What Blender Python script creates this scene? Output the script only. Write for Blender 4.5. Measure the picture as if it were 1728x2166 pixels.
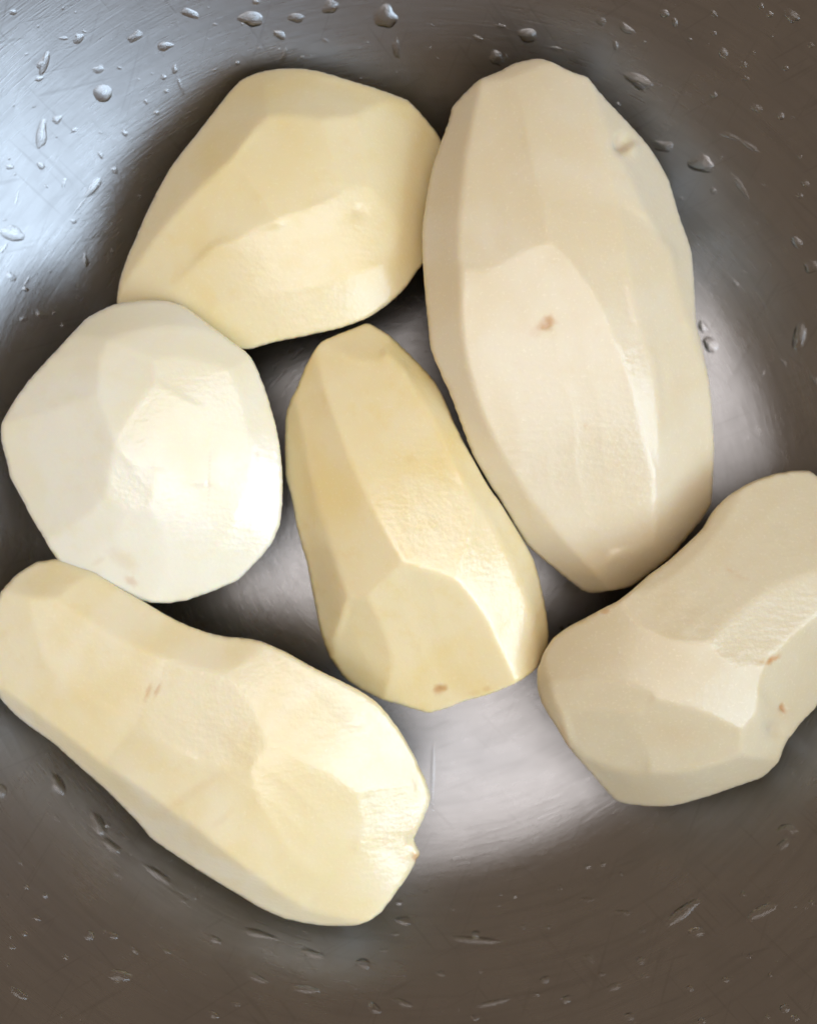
import bpy, bmesh, math, random
import numpy as np
from mathutils import Vector, noise

random.seed(7)
S = bpy.context.scene
for o in list(bpy.data.objects):
    bpy.data.objects.remove(o)
C = S.collection

# ------------------------------------------------------------------ camera
H = 0.28                     # lens height above the bowl's floor (m)
FPX = 2322.0                 # focal length in pixels of the 1728 x 2166 photograph
CX, CY = 864.0, 1083.0
cam_d = bpy.data.cameras.new('camera')
cam = bpy.data.objects.new('camera', cam_d)
C.objects.link(cam)
cam.location = (0, 0, H)
cam.rotation_euler = (0, 0, 0)
cam_d.sensor_fit = 'VERTICAL'
cam_d.sensor_height = 24.0
cam_d.lens = 24.0 * FPX / 2166.0
cam_d.clip_start = 0.005
cam_d.clip_end = 50
cam_d.dof.use_dof = True
cam_d.dof.focus_distance = 0.232
cam_d.dof.aperture_fstop = 6.5
S.camera = cam

# ------------------------------------------------------------------ light
w = bpy.data.worlds.new('World')
S.world = w
w.use_nodes = True
bg = w.node_tree.nodes['Background']
bg.inputs[0].default_value = (0.74, 0.56, 0.40, 1)
bg.inputs[1].default_value = 0.58


def area(name, direction, dist, size, power, colour, target=(0, 0, 0.03), spread=180):
    d = Vector(direction).normalized()
    ld = bpy.data.lights.new(name, 'AREA')
    ld.shape = 'RECTANGLE'
    ld.size, ld.size_y = size
    ld.energy = power
    ld.color = colour
    ld.spread = math.radians(spread)
    lo = bpy.data.objects.new(name, ld)
    C.objects.link(lo)
    t = Vector(target)
    lo.location = t + d * dist
    lo.rotation_euler = (-d).to_track_quat('-Z', 'Y').to_euler()
    return lo


# window beyond the lower right of the picture, and a pale ceiling above
area('window_light', (0.87, -0.52, 0.92), 1.3, (0.72, 0.76), 12.5, (0.62, 0.81, 1.0))
area('ceiling_light', (0.10, -0.14, 1.0), 1.5, (1.15, 1.05), 12, (1.0, 0.98, 0.98))

S.view_settings.view_transform = 'Standard'
S.view_settings.look = 'None'
S.view_settings.exposure = 0.0
S.view_settings.gamma = 1.0
S.view_settings.use_curve_mapping = False
S.render.engine = 'CYCLES'
S.cycles.use_denoising = True
S.cycles.use_adaptive_sampling = True
S.cycles.adaptive_threshold = 0.04
S.cycles.max_bounces = 7
S.cycles.diffuse_bounces = 3
S.cycles.glossy_bounces = 5
S.cycles.transmission_bounces = 5
S.cycles.sample_clamp_indirect = 6.0
S.cycles.caustics_reflective = True
S.cycles.caustics_refractive = True


# ------------------------------------------------------------------ helpers
def unproject(px, py, z):
    k = (H - z) / FPX
    return Vector(((px - CX) * k, -(py - CY) * k, z))


def project(v):
    k = FPX / (H - v[2])
    return CX + v[0] * k, CY - v[1] * k


def tag(o, label, cat, group=None, kind=None):
    if label: o['label'] = label
    if cat: o['category'] = cat
    if group: o['group'] = group
    if kind: o['kind'] = kind
    return o


def N(nt, typ, **kw):
    n = nt.nodes.new(typ)
    for k, v in kw.items():
        if k in n.inputs.keys():
            n.inputs[k].default_value = v
        else:
            setattr(n, k, v)
    return n


def math_node(nt, op, a, b=None, c=None):
    n = nt.nodes.new('ShaderNodeMath')
    n.operation = op
    for i, x in enumerate((a, b, c)):
        if x is None: continue
        if isinstance(x, (int, float)): n.inputs[i].default_value = x
        else: nt.links.new(x, n.inputs[i])
    return n.outputs[0]


def mix_col(nt, fac, a, b, blend='MIX'):
    n = nt.nodes.new('ShaderNodeMix')
    n.data_type = 'RGBA'
    n.blend_type = blend
    for sock, x in ((n.inputs[0], fac), (n.inputs[6], a), (n.inputs[7], b)):
        if isinstance(x, (int, float)): sock.default_value = x
        elif isinstance(x, tuple): sock.default_value = x if len(x) == 4 else (*x, 1)
        else: nt.links.new(x, sock)
    return n.outputs[2]


def ramp(nt, x, lo, hi, a=0.0, b=1.0):
    n = nt.nodes.new('ShaderNodeMapRange')
    n.interpolation_type = 'SMOOTHSTEP'
    nt.links.new(x, n.inputs[0])
    n.inputs[1].default_value, n.inputs[2].default_value = lo, hi
    n.inputs[3].default_value, n.inputs[4].default_value = a, b
    return n.outputs[0]


# ------------------------------------------------------------------ materials
def steel_material():
    m = bpy.data.materials.new('brushed_steel')
    m.use_nodes = True
    nt = m.node_tree
    L = nt.links.new
    b = nt.nodes['Principled BSDF']
    tc = N(nt, 'ShaderNodeTexCoord')
    sep = N(nt, 'ShaderNodeSeparateXYZ')
    L(tc.outputs['Object'], sep.inputs[0])
    x, y, z = sep.outputs
    r = math_node(nt, 'SQRT', math_node(nt, 'ADD', math_node(nt, 'MULTIPLY', x, x), math_node(nt, 'MULTIPLY', y, y)))
    rs = math_node(nt, 'MAXIMUM', r, 0.001)
    along = math_node(nt, 'ADD', r, z)

    def polar(ka, kr):
        c = N(nt, 'ShaderNodeCombineXYZ')
        L(math_node(nt, 'MULTIPLY', math_node(nt, 'DIVIDE', x, rs), ka), c.inputs[0])
        L(math_node(nt, 'MULTIPLY', math_node(nt, 'DIVIDE', y, rs), ka), c.inputs[1])
        L(math_node(nt, 'MULTIPLY', along, kr), c.inputs[2])
        return c.outputs[0]

    # circular brushing: fine and coarse
    n1 = N(nt, 'ShaderNodeTexNoise', Scale=1.0, Detail=2.0, Roughness=0.65)
    L(polar(14, 2600), n1.inputs['Vector'])
    n2 = N(nt, 'ShaderNodeTexNoise', Scale=1.0, Detail=1.0, Roughness=0.6)
    L(polar(5, 420), n2.inputs['Vector'])
    # cloudy stains of dried water
    n3 = N(nt, 'ShaderNodeTexNoise', Scale=42.0, Detail=4.0, Roughness=0.62, Distortion=0.6)
    L(tc.outputs['Object'], n3.inputs['Vector'])
    # random hairline scratches: narrow bands of strongly stretched noise in several directions
    scr = None
    for k, (ang, sx, sy, off) in enumerate([(0.45, 1500, 50, 3.1), (1.2, 1700, 62, 8.7), (2.35, 1400, 56, 5.2)]):
        mr = N(nt, 'ShaderNodeMapping')
        mr.inputs['Rotation'].default_value = (0, 0, ang)
        L(tc.outputs['Object'], mr.inputs[0])
        mp = N(nt, 'ShaderNodeMapping')
        mp.inputs['Scale'].default_value = (sx, sy, 60)
        mp.inputs['Location'].default_value = (off, off * 2, off)
        L(mr.outputs[0], mp.inputs[0])
        nn = N(nt, 'ShaderNodeTexNoise', Scale=1.0, Detail=0.0, Roughness=0.4)
        L(mp.outputs[0], nn.inputs['Vector'])
        s = ramp(nt, nn.outputs['Fac'], 0.72, 0.82)
        scr = s if scr is None else math_node(nt, 'MAXIMUM', scr, s)
    base = mix_col(nt, ramp(nt, n3.outputs['Fac'], 0.35, 0.7), STEEL_A, STEEL_B)
    base = mix_col(nt, math_node(nt, 'MULTIPLY', scr, 0.22), base, (0.12, 0.113, 0.11))
    base = mix_col(nt, ramp(nt, n2.outputs['Fac'], 0.45, 0.75, 0.0, 0.24), base, (0.145, 0.140, 0.140))
    L(base, b.inputs['Base Color'])
    b.inputs['Metallic'].default_value = 1.0
    rough = math_node(nt, 'ADD', ramp(nt, n3.outputs['Fac'], 0.3, 0.75, -0.02, 0.02),
                      math_node(nt, 'ADD', STEEL_ROUGH, math_node(nt, 'MULTIPLY', n1.outputs['Fac'], 0.10)))
    L(rough, b.inputs['Roughness'])
    b.inputs['Anisotropic'].default_value = 0.7
    tg = N(nt, 'ShaderNodeTangent')
    tg.direction_type = 'RADIAL'
    tg.axis = 'Z'
    L(tg.outputs[0], b.inputs['Tangent'])
    bp = N(nt, 'ShaderNodeBump', Strength=0.11, Distance=0.0003)
    hsum = math_node(nt, 'ADD', n1.outputs['Fac'], math_node(nt, 'MULTIPLY', n2.outputs['Fac'], 0.6))
    hsum = math_node(nt, 'SUBTRACT', hsum, math_node(nt, 'MULTIPLY', scr, 0.15))
    L(hsum, bp.inputs['Height'])
    bp2 = N(nt, 'ShaderNodeBump', Strength=0.02, Distance=0.002)
    L(n3.outputs['Fac'], bp2.inputs['Height'])
    L(bp.outputs[0], bp2.inputs['Normal'])
    L(bp2.outputs[0], b.inputs['Normal'])
    return m


def water_material():
    m = bpy.data.materials.new('clear_water')
    m.use_nodes = True
    nt = m.node_tree
    b = nt.nodes['Principled BSDF']
    b.inputs['Base Color'].default_value = (1, 1, 1, 1)
    b.inputs['Transmission Weight'].default_value = 1.0
    b.inputs['Roughness'].default_value = 0.02
    b.inputs['IOR'].default_value = 1.333
    return m


def potato_material(name, pale, yellow, wet=0.5, seed=0.0):
    m = bpy.data.materials.new(name)
    m.use_nodes = True
    nt = m.node_tree
    L = nt.links.new
    b = nt.nodes['Principled BSDF']
    tc = N(nt, 'ShaderNodeTexCoord')
    mp = N(nt, 'ShaderNodeMapping')
    mp.inputs['Location'].default_value = (seed, seed * 1.7, seed * 0.6)
    L(tc.outputs['Object'], mp.inputs[0])
    big = N(nt, 'ShaderNodeTexNoise', Scale=36.0, Detail=2.0, Roughness=0.55, Distortion=0.7)
    L(mp.outputs[0], big.inputs['Vector'])
    mid = N(nt, 'ShaderNodeTexNoise', Scale=210.0, Detail=3.0, Roughness=0.6)
    L(mp.outputs[0], mid.inputs['Vector'])
    fine = N(nt, 'ShaderNodeTexNoise', Scale=1500.0, Detail=1.0, Roughness=0.6)
    L(mp.outputs[0], fine.inputs['Vector'])
    # short parallel ripples left by the peeler
    mp2 = N(nt, 'ShaderNodeMapping')
    mp2.inputs['Rotation'].default_value = (0.3, 0.2, 0.9 + seed)
    mp2.inputs['Scale'].default_value = (260, 900, 500)
    L(mp.outputs[0], mp2.inputs[0])
    rip = N(nt, 'ShaderNodeTexNoise', Scale=1.0, Detail=0.0, Roughness=0.5)
    L(mp2.outputs[0], rip.inputs['Vector'])
    # starch cells that sparkle where the surface is wet
    cells = N(nt, 'ShaderNodeTexVoronoi', Scale=1100.0)
    L(mp.outputs[0], cells.inputs['Vector'])
    col = mix_col(nt, ramp(nt, big.outputs['Fac'], 0.38, 0.70, 0.0, 0.8), pale, yellow)
    col = mix_col(nt, ramp(nt, mid.outputs['Fac'], 0.48, 0.78, 0.0, 0.45), col, yellow)
    col = mix_col(nt, ramp(nt, fine.outputs['Fac'], 0.55, 0.85, 0.0, 0.18), col, (0.93, 0.86, 0.70))
    at = N(nt, 'ShaderNodeAttribute')
    at.attribute_name = 'blemish'
    bl = math_node(nt, 'MULTIPLY', at.outputs['Fac'], ramp(nt, mid.outputs['Fac'], 0.2, 0.6, 0.8, 1.0))
    col = mix_col(nt, bl, col, (0.52, 0.26, 0.085))
    L(col, b.inputs['Base Color'])
    b.inputs['Roughness'].default_value = 0.4
    L(ramp(nt, big.outputs['Fac'], 0.3, 0.7, 0.50 - 0.18 * wet, 0.60 - 0.12 * wet), b.inputs['Roughness'])
    b.inputs['IOR'].default_value = 1.45
    b.inputs['Subsurface Weight'].default_value = SSS
    b.inputs['Subsurface Radius'].default_value = (1.0, 0.70, 0.32)
    b.inputs['Subsurface Scale'].default_value = 0.003
    b.inputs['Coat Weight'].default_value = 0.35 + 0.65 * wet
    b.inputs['Coat Roughness'].default_value = 0.18
    b.inputs['Coat IOR'].default_value = 1.5
    h = math_node(nt, 'ADD', math_node(nt, 'MULTIPLY', fine.outputs['Fac'], 0.6), math_node(nt, 'MULTIPLY', rip.outputs['Fac'], 0.9))
    h = math_node(nt, 'ADD', h, math_node(nt, 'MULTIPLY', cells.outputs['Distance'], 0.7))
    bp = N(nt, 'ShaderNodeBump', Strength=0.06, Distance=0.00030)
    L(h, bp.inputs['Height'])
    L(bp.outputs[0], b.inputs['Normal'])
    bpc = N(nt, 'ShaderNodeBump', Strength=0.14, Distance=0.00036)
    L(h, bpc.inputs['Height'])
    L(bpc.outputs[0], b.inputs['Coat Normal'])
    return m


SSS = 0.6
STEEL_A = (0.222, 0.216, 0.217)
STEEL_B = (0.205, 0.199, 0.200)
STEEL_ROUGH = 0.245
STEEL = steel_material()
WATER = water_material()

# ------------------------------------------------------------------ the bowl
BC = unproject(892, 1100, 0.0)           # bowl axis
PROFILE = [(0.0, 0.0), (0.030, 0.0), (0.058, 0.0), (0.070, 0.0003), (0.079, 0.0014), (0.088, 0.0038), (0.096, 0.0074), (0.104, 0.0125), (0.112, 0.0183),
           (0.120, 0.0245), (0.130, 0.0330), (0.140, 0.0427), (0.149, 0.0530), (0.157, 0.0640), (0.164, 0.0765), (0.169, 0.0880)]


def catmull(pts, per=8):
    P = [np.array(p, float) for p in pts]
    P = [2 * P[0] - P[1]] + P + [2 * P[-1] - P[-2]]
    out = []
    for i in range(1, len(P) - 2):
        p0, p1, p2, p3 = P[i - 1:i + 3]
        for t in np.linspace(0, 1, per, endpoint=False):
            out.append(0.5 * ((2 * p1) + (-p0 + p2) * t + (2 * p0 - 5 * p1 + 4 * p2 - p3) * t * t + (-p0 + 3 * p1 - 3 * p2 + p3) * t ** 3))
    out.append(P[-2])
    return np.array(out)


PROF = catmull(PROFILE, 8)
PROF[:, 1] = np.maximum(PROF[:, 1], 0)


BZ = np.interp(np.arange(0, 0.171, 0.0001), PROF[:, 0], PROF[:, 1]).tolist()


def bowl_z(r):
    k = r * 10000.0
    i = int(k)
    if r >= 0.169: return 0.088 + (r - 0.169) * 8
    return BZ[i] + (BZ[i + 1] - BZ[i]) * (k - i)


def bowl_hit(px, py):
    lo, hi = 0.0, 0.16
    for _ in range(22):
        z = (lo + hi) / 2
        p = unproject(px, py, z)
        if bowl_z(math.hypot(p.x - BC.x, p.y - BC.y)) > z: lo = z
        else: hi = z
    p = unproject(px, py, (lo + hi) / 2)
    d = Vector((p.x - BC.x, p.y - BC.y, 0))
    r = d.length
    e = 0.0008
    sl = (bowl_z(r + e) - bowl_z(max(0, r - e))) / (2 * e)
    d = d.normalized() if r > 1e-6 else Vector((1, 0, 0))
    n = Vector((-d.x * sl, -d.y * sl, 1)).normalized()
    return p, n


def lathe(name, prof, seg, mat, parent=None, close=False):
    vs, fs = [], []
    rows = []
    for (r, z) in prof:
        if r < 1e-6:
            rows.append([len(vs)])
            vs.append((0, 0, z))
        else:
            rows.append(list(range(len(vs), len(vs) + seg)))
            vs += [(r * math.cos(2 * math.pi * k / seg), r * math.sin(2 * math.pi * k / seg), z) for k in range(seg)]
    prs = list(zip(rows, rows[1:]))
    if close: prs.append((rows[-1], rows[0]))
    for a, b in prs:
        for k in range(seg):
            k2 = (k + 1) % seg
            if len(a) == 1: fs.append((a[0], b[k], b[k2]))
            elif len(b) == 1: fs.append((a[k], b[0], a[k2]))
            else: fs.append((a[k], b[k], b[k2], a[k2]))
    me = bpy.data.meshes.new(name)
    me.from_pydata(vs, [], fs)
    me.polygons.foreach_set('use_smooth', [True] * len(fs))
    o = bpy.data.objects.new(name, me)
    me.materials.append(mat)
    C.objects.link(o)
    o.parent = parent
    return o


bowl = bpy.data.objects.new('mixing_bowl', None)
C.objects.link(bowl)
bowl.location = BC
tag(bowl, 'deep brushed stainless steel bowl holding six peeled potatoes, wet inside', 'bowl')
T = 0.0012
inner = [tuple(p) for p in PROF]
outer = []
for i in range(len(PROF)):
    a, b_ = PROF[max(0, i - 1)], PROF[min(len(PROF) - 1, i + 1)]
    t = (b_ - a) / np.linalg.norm(b_ - a)
    q = PROF[i] + np.array([t[1], -t[0]]) * T
    outer.append((max(0.0, q[0]) if i else 0.0, q[1]))
lathe('bowl_shell', inner + outer[::-1], 256, STEEL, bowl)
rim_c = (PROF[-1][0] + 0.0022, PROF[-1][1] + 0.0006)
lathe('rolled_rim', [(rim_c[0] + 0.0026 * math.cos(a), rim_c[1] + 0.0026 * math.sin(a)) for a in np.linspace(0, 2 * math.pi, 12, endpoint=False)], 256, STEEL, bowl, close=True)


# ------------------------------------------------------------------ potatoes
def crop(ox, oy, k):
    return lambda x, y: (ox + x / k, oy + y / k)


def seg_dist(p, a, b):
    ax, ay = a; bx, by = b; x, y = p
    dx, dy = bx - ax, by - ay
    t = max(0, min(1, ((x - ax) * dx + (y - ay) * dy) / (dx * dx + dy * dy + 1e-9)))
    return math.hypot(x - ax - t * dx, y - ay - t * dy)


def inside(p, poly):
    x, y = p
    c = False
    for i in range(len(poly)):
        (x1, y1), (x2, y2) = poly[i - 1], poly[i]
        if (y1 > y) != (y2 > y) and x < (x2 - x1) * (y - y1) / (y2 - y1) + x1:
            c = not c
    return c


def extract_faces(P, E):
    nb = {i: [] for i in range(len(P))}
    for a, b in E:
        nb[a].append(b); nb[b].append(a)
    while True:                                   # prune dangling ends
        d = [i for i in nb if len(nb[i]) == 1]
        if not d: break
        for i in d:
            j = nb[i].pop()
            nb[j].remove(i)
    for i in nb:
        nb[i].sort(key=lambda j: math.atan2(P[j][1] - P[i][1], P[j][0] - P[i][0]))
    seen, faces = set(), []
    for i in nb:
        for j in nb[i]:
            if (i, j) in seen: continue
            f, a, b = [], i, j
            while (a, b) not in seen:
                seen.add((a, b))
                f.append(a)
                k = nb[b].index(a)
                a, b = b, nb[b][k - 1]
            ar = sum(P[f[q - 1]][0] * P[f[q]][1] - P[f[q]][0] * P[f[q - 1]][1] for q in range(len(f)))
            faces.append((ar, f))
    return faces


def make_potato(name, label, cr, outline, chains, zr, zt, depth, mat, tilt=(0, 0), W=None, spots=(), dents=(), crease=0.5, lift=None, edge=3.5, soften=3, grain=1.0, seed=0, rim_pull=0.10, body_pull=0.06, bow=0.15, aims=(), axis=0.0, strip=58.0, flute=0.35):
    zr = zr - 0.002
    out = [cr(*p) for p in outline]
    n = len(out)
    P = list(out)
    E = set()
    for i in range(n):
        E.add((min(i, (i + 1) % n), max(i, (i + 1) % n)))
    tol = 9.0
    extra = {}
    crease_of = {}
    for ch in chains:
        sharp = crease
        if isinstance(ch, tuple):
            sharp, ch = ch
        ids = []
        for q in ch:
            p = cr(q[0], q[1])
            if len(q) > 2 and q[2] == 'r':
                j = min(range(n), key=lambda i: math.hypot(P[i][0] - p[0], P[i][1] - p[1]))
            else:
                j = min(range(len(P)), key=lambda i: math.hypot(P[i][0] - p[0], P[i][1] - p[1]))
                if math.hypot(P[j][0] - p[0], P[j][1] - p[1]) > tol:
                    P.append(p)
                    j = len(P) - 1
                if len(q) > 2: extra[j] = q[2]
            ids.append(j)
        for a, b in zip(ids, ids[1:]):
            if a != b:
                e = (min(a, b), max(a, b))
                E.add(e)
                crease_of[e] = sharp
    cxp = sum(p[0] for p in out) / n
    cyp = sum(p[1] for p in out) / n
    # inradius
    if W is None:
        W = 0
        xs = [p[0] for p in out]; ys = [p[1] for p in out]
        for gx in np.linspace(min(xs), max(xs), 30):
            for gy in np.linspace(min(ys), max(ys), 30):
                if inside((gx, gy), out):
                    W = max(W, min(seg_dist((gx, gy), out[i - 1], out[i]) for i in range(n)))
        W *= 0.98
    base = []
    for i, p in enumerate(P):
        zb = zr + tilt[0] * (p[0] - cxp) + tilt[1] * (p[1] - cyp)
        if i < n:
            z = zb
        else:
            d = min(seg_dist(p, out[k - 1], out[k]) for k in range(n))
            e = min(1.0, d / W)
            z = zb + (zt - zr) * (0.60 * math.sqrt(max(0, 1 - (1 - e) ** 2)) + 0.40 * e) + extra.get(i, 0.0)
        base.append(1.0 / (H - z))                # planes are linear in inverse depth
    base = np.array(base)
    faces = extract_faces(P, E)
    big = max(faces, key=lambda f: abs(f[0]))
    F = [f for ar, f in faces if f is not big[1]]
    # a peeler leaves facets that are flat across and slightly bowed along their length:
    # move the traced corners in height until every facet is such a strip
    nP = len(P)
    XY = np.array(P) / 300.0
    nun = nP + 4 * len(F)
    rows, rhs, frames = [], [], []

    def row(pairs, b):
        rr_ = np.zeros(nun)
        for j, v in pairs: rr_[j] += v
        rows.append(rr_); rhs.append(b)
    for fi, f in enumerate(F):
        q = XY[f]
        c = q.mean(0)
        vt = np.linalg.svd(q - c)[2]
        frames.append((c, vt))
        o4 = nP + 4 * fi
        for vi, (du, dv) in zip(f, (q - c) @ vt.T):
            row([(o4, 4 * du), (o4 + 1, 4 * dv), (o4 + 2, 4.0), (o4 + 3, 4 * du * du), (vi, -4.0)], 0.0)
        row([(o4 + 3, bow)], 0.0)
    for (ax, ay, dx, dy, deg, *aw) in aims:       # the tilt of single facets, read off their tone
        pa = cr(ax, ay)
        fi = next((k for k, f in enumerate(F) if inside(pa, [P[i] for i in f])), None)
        if fi is None:
            print(name, 'aim misses', ax, ay)
            continue
        q = np.array([P[i] for i in F[fi]]).mean(0)
        w0 = base[F[fi]].mean()
        ll = math.hypot(dx, dy)
        nn_ = (math.sin(math.radians(deg)) * dx / ll, -math.sin(math.radians(deg)) * dy / ll, math.cos(math.radians(deg)))
        a0, b0 = (q[0] - CX) / FPX, -(q[1] - CY) / FPX
        kq = w0 / (nn_[0] * a0 + nn_[1] * b0 - nn_[2])
        gxy = np.array([nn_[0] * kq, -nn_[1] * kq]) * 300.0 / FPX
        vt = frames[fi][1]
        o4 = nP + 4 * fi
        aw = aw[0] if aw else 0.34
        row([(o4, aw)], aw * float(vt[0] @ gxy))
        row([(o4 + 1, aw)], aw * float(vt[1] @ gxy))
    for i in range(nP):
        wt = rim_pull if i < n else body_pull
        row([(i, wt)], wt * base[i])
    for i in range(n):                            # the rim line itself runs smoothly
        j, k2 = (i + 1) % n, (i - 1) % n
        row([(i, 0.5), (j, -0.25), (k2, -0.25)], 0.0)
    sol = np.linalg.lstsq(np.array(rows), np.array(rhs), rcond=None)[0]
    # sample the facets on a fine grid and round their edges
    g = 3.0
    x0, y0 = min(p[0] for p in out) - 12, min(p[1] for p in out) - 12
    nx = int((max(p[0] for p in out) + 12 - x0) / g) + 2
    ny = int((max(p[1] for p in out) + 12 - y0) / g) + 2
    gx, gy = np.meshgrid(x0 + g * np.arange(nx), y0 + g * np.arange(ny))
    wg = np.zeros((ny, nx)); mk = np.zeros((ny, nx))
    for fi, f in enumerate(F):
        poly = [P[i] for i in f]
        ins = np.zeros((ny, nx), bool)
        for i in range(len(poly)):
            (xa, ya), (xb, yb) = poly[i - 1], poly[i]
            if ya == yb: continue
            cond = ((ya > gy) != (yb > gy)) & (gx < (xb - xa) * (gy - ya) / (yb - ya) + xa)
            ins ^= cond
        c, vt = frames[fi]
        du = (gx / 300.0 - c[0]) * vt[0, 0] + (gy / 300.0 - c[1]) * vt[0, 1]
        dv = (gx / 300.0 - c[0]) * vt[1, 0] + (gy / 300.0 - c[1]) * vt[1, 1]
        k4 = sol[nP + 4 * fi:nP + 4 * fi + 4]
        val = k4[0] * du + k4[1] * dv + k4[2] + k4[3] * du * du
        wg[ins] = val[ins]; mk[ins] = 1

    def blur(a, sig):
        rad = int(sig / g * 3) + 1
        kern = np.exp(-0.5 * (np.arange(-rad, rad + 1) * g / sig) ** 2); kern /= kern.sum()
        a = np.apply_along_axis(lambda v: np.convolve(v, kern, 'same'), 0, a)
        return np.apply_along_axis(lambda v: np.convolve(v, kern, 'same'), 1, a)
    bm_ = blur(mk, edge)
    wb = blur(wg * mk, edge) / np.maximum(bm_, 1e-6)
    fill = wb.copy(); fm = bm_ > 0.02
    wide = blur(wg * mk, 22) / np.maximum(blur(mk, 22), 1e-9)
    fill[~fm] = wide[~fm]

    def sample(px, py):
        fx = np.clip((px - x0) / g, 0, nx - 1.001); fy = np.clip((py - y0) / g, 0, ny - 1.001)
        i, j = fx.astype(int), fy.astype(int)
        a, b = fx - i, fy - j
        return (fill[j, i] * (1 - a) * (1 - b) + fill[j, i + 1] * a * (1 - b) + fill[j + 1, i] * (1 - a) * b + fill[j + 1, i + 1] * a * b)
    # dense outline
    st = 5.0
    oc = np.array(out)
    dense = []
    for i in range(n):
        p0, p1, p2, p3 = oc[i - 1], oc[i], oc[(i + 1) % n], oc[(i + 2) % n]
        m = max(1, int(round(np.linalg.norm(p2 - p1) / st)))
        for t in np.arange(m) / m:
            cat = 0.5 * ((2 * p1) + (-p0 + p2) * t + (2 * p0 - 5 * p1 + 4 * p2 - p3) * t * t + (-p0 + 3 * p1 - 3 * p2 + p3) * t ** 3)
            dense.append(0.5 * cat + 0.5 * (p1 + (p2 - p1) * t))
    dense = np.array(dense)
    ndn = len(dense)
    # interior points on a jittered triangular grid, kept clear of the outline
    rs_ = np.random.RandomState(seed + 40)
    pts = []
    yv = y0
    kline = 0
    while yv < y0 + ny * g:
        xv = np.arange(x0 + (st / 2 if kline % 2 else 0), x0 + nx * g, st)
        pts.append(np.stack([xv, np.full_like(xv, yv)], 1))
        yv += st * 0.866; kline += 1
    pts = np.concatenate(pts) + rs_.uniform(-0.5, 0.5, (sum(len(q) for q in pts), 2))
    ins = np.zeros(len(pts), bool)
    dmin = np.full(len(pts), 1e9)
    for i in range(ndn):
        (xa, ya), (xb, yb) = dense[i - 1], dense[i]
        if ya != yb:
            ins ^= ((ya > pts[:, 1]) != (yb > pts[:, 1])) & (pts[:, 0] < (xb - xa) * (pts[:, 1] - ya) / (yb - ya) + xa)
        dmin = np.minimum(dmin, (pts[:, 0] - xb) ** 2 + (pts[:, 1] - yb) ** 2)
    pts = pts[ins & (dmin > (st * 0.62) ** 2)]
    allp = np.concatenate([dense, pts])
    from mathutils.geometry import delaunay_2d_cdt
    cv, ce, cf, ov, oe, of = delaunay_2d_cdt([Vector(p) for p in allp.tolist()], [(i, (i + 1) % ndn) for i in range(ndn)], [], 1, 1e-4)
    cv = np.array([(v[0], v[1]) for v in cv])
    rimv = [None] * ndn
    for vi, src in enumerate(ov):
        for q in src:
            if q < ndn: rimv[q] = vi
    zt_ = H - 1.0 / sample(cv[:, 0], cv[:, 1])
    V = [unproject(cv[i, 0], cv[i, 1], zt_[i]) for i in range(len(cv))]
    F = [tuple(f) for f in cf]
    # under side: rings drawn in towards the middle, resting on the bowl
    prev = rimv
    rz = np.array([zt_[i] for i in rimv])
    rzs = rz.copy()
    for _ in range(40): rzs = (np.roll(rzs, 1) + rzs + np.roll(rzs, -1)) / 3
    for s, dz, q in ((0.996, 0.16, 1.0), (0.98, 0.34, .8), (0.94, 0.55, .6), (0.86, 0.74, .4), (0.73, 0.88, .2), (0.55, 0.965, .1), (0.35, 0.99, 0), (0.14, 1.0, 0)):
        cur = []
        for i in range(ndn):
            px, py = cxp + (dense[i][0] - cxp) * s, cyp + (dense[i][1] - cyp) * s
            lin = zr + tilt[0] * (px - cxp) + tilt[1] * (py - cyp)
            z = q * rz[i] + (1 - q) * min(rzs[i], lin + 0.004) - (depth + 0.004) * dz
            z = min(z, rz[i])
            v = unproject(px, py, z)
            for _ in range(3):
                zb = bowl_z(math.hypot(v.x - BC.x, v.y - BC.y)) + 0.0006
                if v.z < zb: v = unproject(px, py, zb)
            cur.append(len(V)); V.append(v)
        for i in range(ndn):
            j = (i + 1) % ndn
            F.append((prev[i], prev[j], cur[j], cur[i]))
        prev = cur
    F.append(tuple(prev))
    me = bpy.data.meshes.new(name)
    bm = bmesh.new()
    bv = [bm.verts.new(v) for v in V]
    for f in F:
        try:
            bm.faces.new([bv[i] for i in f])
        except ValueError as ex:
            print(name, 'face', ex)
    bmesh.ops.recalc_face_normals(bm, faces=bm.faces)
    for _ in range(soften):
        bmesh.ops.smooth_vert(bm, verts=bm.verts, factor=0.5, use_axis_x=True, use_axis_y=True, use_axis_z=True)
    bm.to_mesh(me)
    bm.free()
    o = bpy.data.objects.new(name, me)
    C.objects.link(o)
    m2 = me
    nv = len(m2.vertices)
    co = np.empty(nv * 3); m2.vertices.foreach_get('co', co); co = co.reshape(-1, 3)
    no = np.empty(nv * 3); m2.vertices.foreach_get('normal', no); no = no.reshape(-1, 3)
    kk = FPX / (H - co[:, 2])
    pxs, pys = CX + co[:, 0] * kk, CY - co[:, 1] * kk
    disp = np.zeros(nv)
    so = Vector((seed * 3.1, seed * 1.3, seed * 2.2))
    for i in range(nv):
        v = Vector(co[i])
        disp[i] = (0.00006 * noise.noise(v * 95 + so) + 0.00002 * noise.noise(v * 330 + so) + 0.000012 * noise.noise(v * 900 + so)) * grain
    # shallow flutes left by single strokes of the peeler along the potato
    ca_, sa_ = math.cos(math.radians(axis)), math.sin(math.radians(axis))
    al, cr_ = pxs * ca_ + pys * sa_, -pxs * sa_ + pys * ca_
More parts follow.
